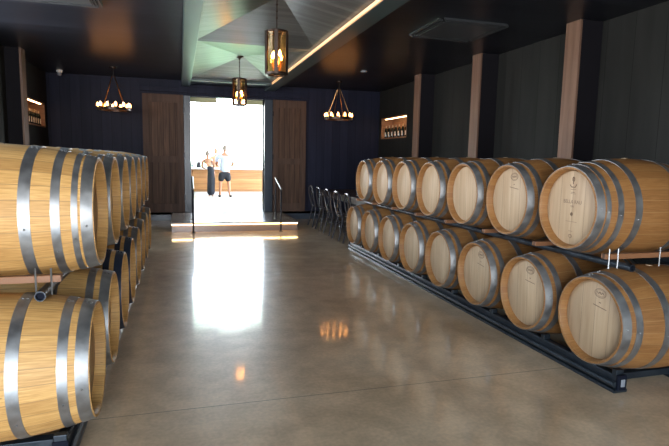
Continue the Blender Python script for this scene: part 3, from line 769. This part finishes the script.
# man seen from behind, feet apart, leaning on the bar
def man():
    t = thing('person', 'person seen from behind in white shirt and dark shorts at the bar', 'person', (1.39, 17.2, PZ))
    face = (.15, 1, -.05)
    b = B()
    pts = [((0, 0, .84), (.13, .10)), ((0, .02, 1.0), (.125, .09)), ((.01, .05, 1.2), (.15, .10)), ((.01, .07, 1.33), (.13, .085)), ((.01, .08, 1.40), (.055, .055)), ((.01, .09, 1.47), (.05, .052)),
           ((-.10, 0, .80), .09), ((-.13, .01, .44), .056), ((-.15, -.02, .08), .038), ((-.16, .07, .035), (.042, .028)),
           ((.10, 0, .80), .09), ((.13, .0, .44), .056), ((.15, -.04, .08), .038), ((.20, .04, .035), (.042, .028)),
           ((-.18, .07, 1.31), .058), ((-.25, .17, 1.06), .044), ((-.18, .38, .99), .032),
           ((.20, .07, 1.31), .058), ((.29, .15, 1.05), .044), ((.24, .36, .99), .032)]
    E_ = [(0, 1), (1, 2), (2, 3), (3, 4), (4, 5), (0, 6), (6, 7), (7, 8), (8, 9), (0, 10), (10, 11), (11, 12), (12, 13), (3, 14), (14, 15), (15, 16), (3, 17), (17, 18), (18, 19)]
    skin(b, [(pts, E_)]+hand(pts[16][0], pts[15][0], 1, 1)+hand(pts[19][0], pts[18][0], 1, -1), 2)
    head_mesh(b, (.02, .10, 1.54), face)
    obj('body', b, SKIN, t, True)
    obj('hair', hair_mesh((.02, .10, 1.54), face), HAIR, t, True)
    s = B(); sp = [((0, -.005, .74), (.185, .13)), ((0, .01, .95), (.165, .12)), ((.01, .045, 1.2), (.18, .125)), ((.01, .068, 1.33), (.15, .10)), ((.01, .08, 1.405), (.075, .07)),
        ((-.19, .07, 1.31), .085), ((-.25, .14, 1.11), .075), ((.21, .07, 1.31), .085), ((.29, .13, 1.10), .075)]
    skin(s, [(sp, [(0, 1), (1, 2), (2, 3), (3, 4), (3, 5), (5, 6), (3, 7), (7, 8)])], 2); obj('shirt', s, WHITECLOTH, t, True)
    s = B(); sp = [((0, -.0, .86), (.16, .115)), ((0, 0, .78), (.165, .12)), ((-.105, 0, .66), .105), ((-.13, .005, .47), .095), ((.105, 0, .66), .105), ((.13, 0, .47), .095)]
    skin(s, [(sp, [(0, 1), (1, 2), (2, 3), (1, 4), (4, 5)])], 2); obj('shorts', s, DARKCLOTH, t, True)
    for q, (x, y) in ((-1, (-.155, .03)), (1, (.185, .0))):
        f = B(); sphere(f, (x, y+.01, .035), .1, .5, 1.35, .42); obj('shoe', f, SHOE, t, True)
man()
def woman():
    t = thing('person', 'person seen from behind with bare back, hair up, in long dark dress', 'person', (.90, 17.22, PZ))
    face = (-.1, 1, -.1); b = B()
    pts = [((.07, 0, .76), (.125, .10)), ((.05, 0, .93), (.095, .08)), ((-.02, .03, 1.08), (.135, .085)), ((-.04, .05, 1.17), (.13, .075)), ((-.04, .06, 1.23), (.042, .042)), ((-.04, .07, 1.28), (.04, .042)),
           ((.0, 0, .70), .08), ((.0, .0, .40), .052), ((.01, -.02, .07), .033), ((.0, .07, .03), (.036, .024)),
           ((.14, 0, .70), .08), ((.10, -.02, .40), .052), ((.11, -.05, .07), .033), ((.12, .04, .03), (.036, .024)),
           ((-.185, .05, 1.14), .048), ((-.20, .14, .95), .036), ((-.12, .34, .90), .026),
           ((.11, .05, 1.14), .048), ((.17, .14, .96), .036), ((.15, .34, .90), .026)]
    E_ = [(0, 1), (1, 2), (2, 3), (3, 4), (4, 5), (0, 6), (6, 7), (7, 8), (8, 9), (0, 10), (10, 11), (11, 12), (12, 13), (3, 14), (14, 15), (15, 16), (3, 17), (17, 18), (18, 19)]
    skin(b, [(pts, E_)]+hand(pts[16][0], pts[15][0], 1, 1)+hand(pts[19][0], pts[18][0], 1, -1), 2)
    head_mesh(b, (-.04, .08, 1.36), face, .93)
    obj('body', b, SKIN, t, True); obj('hair', hair_mesh((-.04, .08, 1.365), face, .93, True), HAIR, t, True)
    s = B(); sp = [((-.01, .02, 1.02), (.125, .095)), ((.05, 0, .92), (.115, .095)), ((.075, 0, .76), (.175, .13)), ((.07, 0, .55), (.165, .13)), ((.06, -.01, .25), (.15, .13)), ((.06, -.015, .03), (.16, .14))]
    skin(s, [chain(sp)], 2); obj('dress', s, DARKCLOTH, t, True)
    s = B(); tube(s, [(-.10, -.05, 1.04), (-.14, -.03, 1.12), (-.13, .02, 1.21)], .012, 6); tube(s, [(.07, -.06, 1.03), (.08, -.03, 1.12), (.06, .03, 1.2)], .012, 6); obj('dress_strap', s, DARKCLOTH, t, True)
woman()
def server():
    t = thing('person', 'person behind the bar facing the two guests, mostly hidden', 'person', (1.24, 19.05, PZ))
    face = (.0, -1, -.05); b = B()
    pts = [((0, 0, .86), (.12, .09)), ((0, 0, 1.0), (.10, .08)), ((0, 0, 1.17), (.12, .085)), ((0, 0, 1.27), (.105, .07)), ((0, 0, 1.34), (.044, .044)), ((0, 0, 1.40), (.042, .044)),
           ((-.09, 0, .80), .08), ((-.10, 0, .44), .052), ((-.10, 0, .07), .034), ((-.10, -.09, .03), (.036, .024)),
           ((.09, 0, .80), .08), ((.10, 0, .44), .052), ((.10, 0, .07), .034), ((.10, -.09, .03), (.036, .024)),
           ((-.16, 0, 1.25), .046), ((-.22, -.08, 1.03), .034), ((-.14, -.28, 1.0), .026),
           ((.16, 0, 1.25), .046), ((.22, -.08, 1.03), .034), ((.14, -.28, 1.0), .026)]
    E_ = [(0, 1), (1, 2), (2, 3), (3, 4), (4, 5), (0, 6), (6, 7), (7, 8), (8, 9), (0, 10), (10, 11), (11, 12), (12, 13), (3, 14), (14, 15), (15, 16), (3, 17), (17, 18), (18, 19)]
    skin(b, [(pts, E_)]+hand(pts[16][0], pts[15][0], 1, 1)+hand(pts[19][0], pts[18][0], 1, -1), 2)
    head_mesh(b, (0, -.01, 1.47), face, .95); obj('body', b, SKIN, t, True)
    obj('hair', hair_mesh((0, -.005, 1.475), face, .95), HAIR, t, True)
    s = B(); sp = [((0, 0, .80), (.15, .11)), ((0, 0, 1.0), (.125, .10)), ((0, 0, 1.17), (.14, .105)), ((0, 0, 1.27), (.12, .085)), ((-.17, 0, 1.25), .065), ((-.2, -.05, 1.12), .055), ((.17, 0, 1.25), .065), ((.2, -.05, 1.12), .055)]
    skin(s, [(sp, [(0, 1), (1, 2), (2, 3), (3, 4), (4, 5), (3, 6), (6, 7)])], 2); obj('shirt', s, TAN, t, True)
    s = B(); sp = [((0, 0, .86), (.135, .10)), ((0, 0, .8), (.15, .11)), ((-.095, 0, .6), .09), ((-.10, 0, .1), .065), ((.095, 0, .6), .09), ((.10, 0, .1), .065)]
    skin(s, [(sp, [(0, 1), (1, 2), (2, 3), (1, 4), (4, 5)])], 2); obj('trousers', s, DARKCLOTH, t, True)
server()
